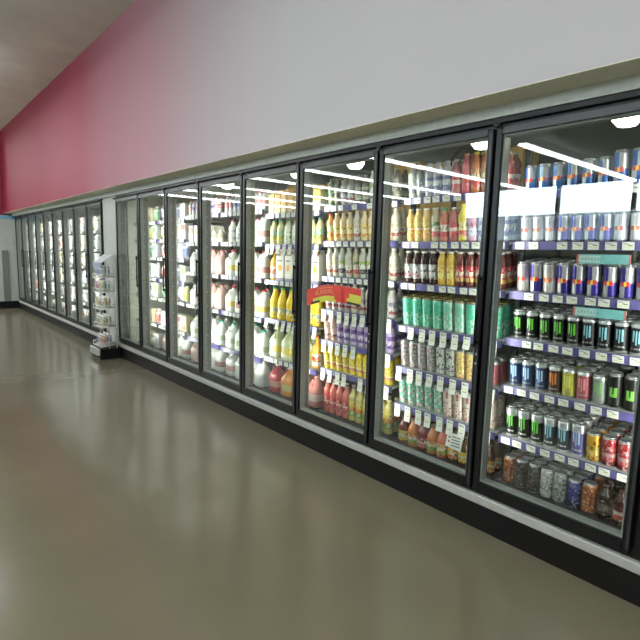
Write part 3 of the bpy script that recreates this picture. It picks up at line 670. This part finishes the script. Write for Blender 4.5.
for i, z in enumerate(Z2):
    fill(WD_, 1, ORD[i], z, rnd_items(PK + BG, 5) if i < 5 else (rnd_items(PK, 5) if i == 5 else [mk_p, mk_w, mk_w, mk_r]), 1 if i < 6 else 2, .05 if i < 6 else .073, xstep=.16)
shelving('white shelving of pale packages behind the leftmost door of the near bank', YN(0.53), .70, Z2, 'ssssssn')
for i, z in enumerate(Z2):
    fill(CD, 0.08, ORD[i], z, rnd_items(PK + BG, 4), 1, .05, width=.70)

# partial door at the right edge: its shelves, seen only past the frame
Z8 = Z7
shelving('white shelving just right of the energy can shelving at the photo edge', YN(8.5), .755, Z8, 'nnnnnnn')
for i, z in enumerate(Z8[1:], 1):
    fill('edge door', 8, ORD[i], z, [[rbv], [rbv], [mb], [mk], [cr_], [ck]][i - 1] * 4, 1, .033, width=.33)

# far bank: frozen food in nine sections --------------------------------------
FB = []
fc = [((226, 228, 228), (190, 196, 206), (214, 214, 210)), ((214, 216, 210), (170, 176, 170), (230, 230, 226)), ((206, 200, 180), (226, 220, 190), (180, 150, 90)), ((180, 190, 196), (226, 226, 226), (120, 130, 150)), ((226, 220, 214), (190, 110, 90), (220, 214, 200)), ((120, 124, 124), (190, 190, 190), (90, 96, 96))]
for i, c in enumerate(fc):
    FB.append((boxpack(.22, .04, .070, c, i + 20), 'frozen_food_box', 'box', ['white box', 'grey-white box', 'tan box', 'blue-grey box', 'white red-marked box', 'dark grey box'][i]))
    FB.append((bag(.22, .045, .070, c, i + 40), 'frozen_food_bag', 'bag', ['white bag', 'pale grey bag', 'tan bag', 'blue-grey bag', 'white red-marked bag', 'dark grey bag'][i]))
ZFB = [1.72, 1.44, 1.16, 0.86, 0.56, 0.22]
SO = ['top', 'second', 'third', 'fourth', 'fifth', 'bottom']
for s_ in range(9):
    yc = 7.385 + FP * (s_ + .5); dn = 'freezer door ' + ['nearest the wire rack', 'second from rack', 'third from rack', 'fourth from rack', 'fifth from rack', 'fourth from far wall', 'third from far wall', 'second from far wall', 'beside far wall'][s_]
    shelving('pale shelving of frozen packages behind the ' + dn, yc, FP - .02, ZFB, 'nnnnnn', rail=M_strip, x0=D + .085)
    for i, z in enumerate(ZFB):
        its = rnd_items(FB, 4)
        yl = yc + FP / 2 - .03; step = (FP - .06) / 4
        for j, (kd, ob_, ct, lk) in enumerate(its):
            place(kd, ob_, ct, lk, D + .085 + .055, yl - step * (j + .5), z, random.uniform(-.15, .15),
                  '%s, %s, %s shelf, %s' % (lk, ['leftmost', 'second from left', 'third from left', 'rightmost'][j], SO[i], dn), 'frozen packages behind the ' + dn)

# ------------------------------------------------------------------ signs inside and on the doors
M_red = mat('red_banner_paper', (196, 52, 36), .5, var=.08); M_yg = mat('yellow_green_band', (188, 190, 60), .5); M_blk = mat('black_print', (24, 22, 26), .5); M_let = mat('cream_lettering', (216, 146, 98), .5)
def banner():
    t = thing('promo_banner', 'wavy red promotional banner with pale lettering hung on the juice door glass', 'banner', (D - 0.046, 2.53, 1.165))
    m = MB(); N = 28; half = .265
    def P(u, v, off=0.0):   # u 0..1 left to right, v -1..1
        y = half - 2 * half * u
        fold = .012 * math.sin(u * 9) if u < .68 else .014 * math.sin(u * 9) + .010
        return (fold - off, y, v + .022 * math.sin(u * PI * 1.4 - .4) + .045 * (u - .5))
    for i in range(N):
        u0, u1 = i / N, (i + 1) / N
        top0, top1 = .064, .064; bot = -.058
        col = M_red
        for (va, vb, mt) in ((.064, -.012, M_red), (-.012, -.034, M_red if u0 < .08 or .55 < u0 < .74 else (M_yg if u0 < .80 or va < 0 else M_yg)), (-.034, -.050, M_red if u0 < .06 or .58 < u0 < .74 else (M_blk if u0 < .22 or u0 > .74 else M_yg))):
            if u0 >= .76 and mt is M_red: 
                m.quad([P(u0, va), P(u0, .02), P(u1, .02), P(u1, va)], M_red); m.quad([P(u0, .02), P(u0, vb), P(u1, vb), P(u1, .02)], M_yg)
            else: m.quad([P(u0, va), P(u0, vb), P(u1, vb), P(u1, va)], mt)
    # thickness: back sheet
    for i in range(N):
        u0, u1 = i / N, (i + 1) / N
        m.quad([P(u1, .064, -.002), P(u1, -.050, -.002), P(u0, -.050, -.002), P(u0, .064, -.002)], M_white)
    link('banner_sheet', m.mesh('banner_sheet'), t)
    l = MB()
    def stroke(u, v, du, dv):
        l.quad([P(u, v + dv, .002), P(u, v, .002), P(u + du, v, .002), P(u + du, v + dv, .002)], M_let)
    rnd = random.Random(4)
    for k in range(8):
        u = .16 + k * .053; v0 = .004
        stroke(u, v0, .008, .030)
        if k % 2 == 0: stroke(u + .008, v0 + .024, .020, .006); stroke(u + .008, v0 + .012, .016, .005)
        if k % 3 != 1: stroke(u + .026, v0, .008, .028)
        else: stroke(u + .008, v0, .022, .006)
    for k in range(11): stroke(.18 + k * .034, .042, .018, .008)
    link('lettering', l.mesh('lettering'), t)
    m = MB()
    for y in (half * .93, -half * .55): m.lathe([(.009, 0), (.009, .006)], 12, M_white, cy=y)
    return t
banner()
M_teal = mat('teal_sign_card', (120, 186, 186), .5); M_tealw = mat('pale_sign_card', (190, 206, 200), .5); M_coral = mat('coral_sign_end', (200, 110, 100), .5)
for (z, yl, yr, lb) in ((1.465, 1.035, .800, 'narrow teal card sign hung over the violet and silver cans'), (1.212, 1.030, .795, 'narrow teal card sign hung over the black clawed cans')):
    t = thing('shelf_sign', lb, 'sign', (XS - .012, (yl + yr) / 2, z), group='teal shelf signs'); h = (yl - yr) / 2
    m = MB(); m.box(0, .002, -h, h, -.022, .022, M_teal); m.box(-.001, 0, h * .1, h * .9, -.016, .016, M_tealw); m.box(-.001, 0, h * .92, h, -.022, .022, M_coral); m.box(-.001, 0, -h, -h * .93, -.022, .022, M_coral)
    m.lathe([(.012, 0), (.012, .001)], 12, M_ink); link('sign_card', m.mesh('sign_card'), t)
    m = MB()
    for k in range(6): m.box(-.002, -.0011, h * .8 - k * h * .12 - .008, h * .8 - k * h * .12, -.006, .006 + (k % 2) * .004, M_teal)
    link('printed_marks', m.mesh('printed_marks'), t)
t = thing('paper_notice', 'small white paper notice hanging over the brown juice bottles on the bottom shelf', 'sign', (XS - .03, 1.635, .405))
m = MB(); m.quad([(0, .055, .0), (-.012, .06, -.085), (-.012, -.05, -.095), (0, -.055, .0)], M_tag); m.quad([(.001, -.055, .0), (-.011, -.05, -.095), (-.011, .06, -.085), (.001, .055, .0)], M_tag)
link('notice_sheet', m.mesh('notice_sheet'), t)
m = MB()
for k, z in enumerate((-.02, -.045)): m.quad([(-.0045 - k * .004, .042, z), (-.006 - k * .004, .042, z - .012), (-.006 - k * .004, .030, z - .012), (-.0045 - k * .004, .030, z)], K((170, 60, 50)))
for k in range(4): m.quad([(-.004 - k * .003, .02, -.015 - k * .017), (-.005 - k * .003, .02, -.022 - k * .017), (-.005 - k * .003, -.04, -.022 - k * .017), (-.004 - k * .003, -.04, -.015 - k * .017)], M_ink)
link('printed_marks', m.mesh('printed_marks'), t)

# ------------------------------------------------------------------ walk-in room behind the shelves
for yy_, lb in ((1.02, 'energy can'), (1.86, 'teal can'), (3.02, 'red banner'), (3.78, 'orange juice'), (5.06, 'milk')):
    t = thing('cooler_lamp', 'small bright domed lamp hanging above the %s shelves' % lb, 'lamp', (D + .62, yy_, 2.42))
    m = MB(); m.lathe([(.001, -.27), (.045, -.262), (.072, -.23), (.076, -.17), (.05, -.15)], 20, M_lampw, cap=False); link('globe', m.mesh('globe'), t)
    m = MB(); m.lathe([(.078, -.17), (.06, -.13), (.012, -.11), (.012, -.01), (.05, 0)], 20, M_charc); link('lamp_stem', m.mesh('lamp_stem'), t)
rb_ = random.Random(3)
for j, (n, z, w_, h_, d_) in enumerate(((5.25, 1.98, .34, .26, .30), (5.70, 1.98, .30, .34, .30), (6.15, 2.0, .16, .30, .26), (4.3, 1.99, .40, .20, .30), (4.8, 1.99, .30, .30, .3), (3.6, 1.97, .36, .22, .3), (2.7, 1.97, .4, .25, .3))):
    x = D + 1.35
    t = thing('cardboard_carton', 'brown cardboard carton on the stock rack, %s from the energy cans' % NUM[j], 'box', (x, YN(n), 1.804))
    m = MB(); m.box(0, d_, -w_ / 2, w_ / 2, 0, h_ + .2, M_card, .004); link('carton_body', m.mesh('carton_body'), t)
    m = MB(); m.box(-.001, 0, -w_ / 2 + .01, w_ / 2 - .01, h_ * .75, h_ * .75 + .04, mat('brown_tape', (160, 126, 70), .4)); link('tape', m.mesh('tape'), t)
t = thing('stock_rack', 'tall wire stock rack standing in the cooler room behind the drinks shelves', 'rack', (D + 1.3, YN(4.5), 0))
m = MB()
for z in (.25, .8, 1.3, 1.785): m.box(0, .5, -2.2, 2.2, z, z + .015, M_jamb2)
link('rack_shelves', m.mesh('rack_shelves'), t)
for y in (-2.2, -.75, .75, 2.2):
    for x in (0, .5):
        m = MB(); m.tube((x, y, 0), (x, y, 1.80), .014, M_chrome); link('post', m.mesh('post'), t)
# evaporator fan unit
t = thing('evaporator_fan', 'dark round cooling fan seen at the top of the red banner door', 'fan', (D + 1.22, YN(5.72), 2.17))
m = MB()
ring = [[(x, r * math.cos(2 * PI * k / 28), r * math.sin(2 * PI * k / 28)) for k in range(28)] for x, r in ((0, .15), (-.03, .15), (-.03, .135), (0, .135))]
m.loft(ring, M_black, False, True); 
for rr in (.04, .07, .10): 
    pts = [(-.03, rr * math.cos(2 * PI * k / 20), rr * math.sin(2 * PI * k / 20)) for k in range(21)]; m.path(pts, .002, M_charc, 5)
link('fan_guard', m.mesh('fan_guard'), t)
for k in range(4):
    a = k * PI / 2 + .4; m = MB(); c, s_ = math.cos(a), math.sin(a)
    m.quad([(-.012, .02 * c - .01 * s_, .02 * s_ + .01 * c), (-.02, .125 * c - .05 * s_, .125 * s_ + .05 * c), (-.004, .125 * c + .04 * s_, .125 * s_ - .04 * c), (-.006, .02 * c + .01 * s_, .02 * s_ - .01 * c)], M_black); link('fan_blade', m.mesh('fan_blade'), t)
m = MB(); m.box(0.0, .08, -.2, .2, -.17, .25, M_charc, .01); link('fan_housing', m.mesh('fan_housing'), t)

# ------------------------------------------------------------------ unseen shelving added opposite to block floor glare in the lower door glass
M_gond = mat('grey_shelving_steel', (92, 92, 90), .6); M_gond2 = mat('dark_backing_board', (58, 60, 60), .8)
t = thing('glare_blocking_shelving', 'long low grey shelving added opposite the coolers to block glare in the door glass', 'shelving', (-3.6, 7.0, 0))
m = MB(); m.box(-.02, .02, -6.5, 6.5, .12, 1.52, M_gond2); link('back_panel', m.mesh('back_panel'), t)
m = MB(); m.box(-.45, .45, -6.5, 6.5, 0, .14, M_kick, .01); link('plinth', m.mesh('plinth'), t)
for z in (.15, .50, .85, 1.20):
    m = MB(); m.box(-.42, .42, -6.5, 6.5, z, z + .03, M_gond, .004); link('shelf', m.mesh('shelf'), t)
for k in range(12):
    m = MB(); y = -6.45 + k * 12.9 / 11; m.box(-.035, .035, y - .02, y + .02, .14, 1.55, M_gond); link('upright', m.mesh('upright'), t)

# ------------------------------------------------------------------ wire display rack before the pier
RX, RY = D - .175, 6.90
t = thing('wire_display_rack', 'slim white wire display rack with header card standing before the pale pier', 'rack', (RX, RY, 0))
hw, dp = .17, .12
m = MB(); m.box(-dp, dp + .02, -hw, hw, 0.0, .14, M_kick, .006); link('rack_base', m.mesh('rack_base'), t)
m = MB(); m.quad([(-dp - .03, hw, .145), (-dp - .03, hw, .07), (-dp - .03, -hw, .07), (-dp - .03, -hw, .145)], M_chrome); m.box(-dp - .028, -dp, -hw, hw, .06, .15, M_fascia, .004); link('base_lip', m.mesh('base_lip'), t)
m = MB()
for y in (-hw, hw):
    m.tube((dp - .02, y, .14), (dp - .02, y, 1.30), .008, M_white); m.tube((-dp + .12, y, .14), (dp - .12, y, 1.28), .006, M_white)
link('rack_frame', m.mesh('rack_frame'), t)
RZ = [.165, .42, .66, .88, 1.07]
for z in RZ:
    m = MB()
    fx = -dp + .02 if z < .2 else -dp + .04
    for y in [(-hw + .02 * i) for i in range(int(2 * hw / .02) + 1)]: m.tube((fx, y, z), (dp - .02, y, z + .02), .0025, M_white, 5)
    for x in (fx, 0, dp - .02): m.tube((x, -hw, z + (x - fx) * .05), (x, hw, z + (x - fx) * .05), .004, M_white, 6)
    m.tube((fx, -hw, z + .05), (fx, hw, z + .05), .004, M_white, 6)
    for y in (-hw, hw): m.tube((fx, y, z), (fx, y, z + .05), .004, M_white, 6); m.tube((fx, y, z + .05), (dp - .02, y, z + .07), .004, M_white, 6)
    link('wire_shelf', m.mesh('wire_shelf'), t)
m = MB(); M_hd = mat('pale_header_card', (206, 212, 212), .4)
m.loft([[(-.07, hw, 1.27), (-.07, -hw, 1.27), (-.065, -hw, 1.265), (-.065, hw, 1.265)], [(.08, hw, 1.385), (.08, -hw, 1.385), (.085, -hw, 1.38), (.085, hw, 1.38)]], M_hd)
m.box(-.075, -.065, -hw, hw, 1.20, 1.27, mat('blue_grey_header_edge', (150, 160, 176), .4)); link('header_card', m.mesh('header_card'), t)
snack = [((206, 206, 198), (160, 166, 126), (190, 190, 186)), ((222, 220, 214), (176, 120, 116), (206, 170, 150)), ((196, 196, 200), (136, 142, 170), (210, 210, 210)), ((210, 206, 186), (190, 180, 130), (160, 146, 116)), ((226, 226, 226), (150, 176, 150), (226, 226, 220))]
SN = [bag(.13, .022, .036, list(c), i + 70) for i, c in enumerate(snack)]
sl = ['olive-white', 'red-white', 'blue-grey', 'tan yellow', 'green-white']
for i, z in enumerate(RZ):
    for j in range(4):
        for d in range(2):
            q = random.randrange(5)
            o = place(SN[q], 'snack_packet', 'packet', sl[q], RX - .04 + .07 * d, RY + hw - .052 - j * .078, z + .026 + d * .006, random.uniform(-.08, .08),
                  '%s snack packet, %s from left, %s, %s shelf of the wire rack' % (sl[q], NUM[j], ['front', 'behind'][d], ['bottom', 'fourth', 'third', 'second', 'top'][i]), 'snack packets on the wire rack')
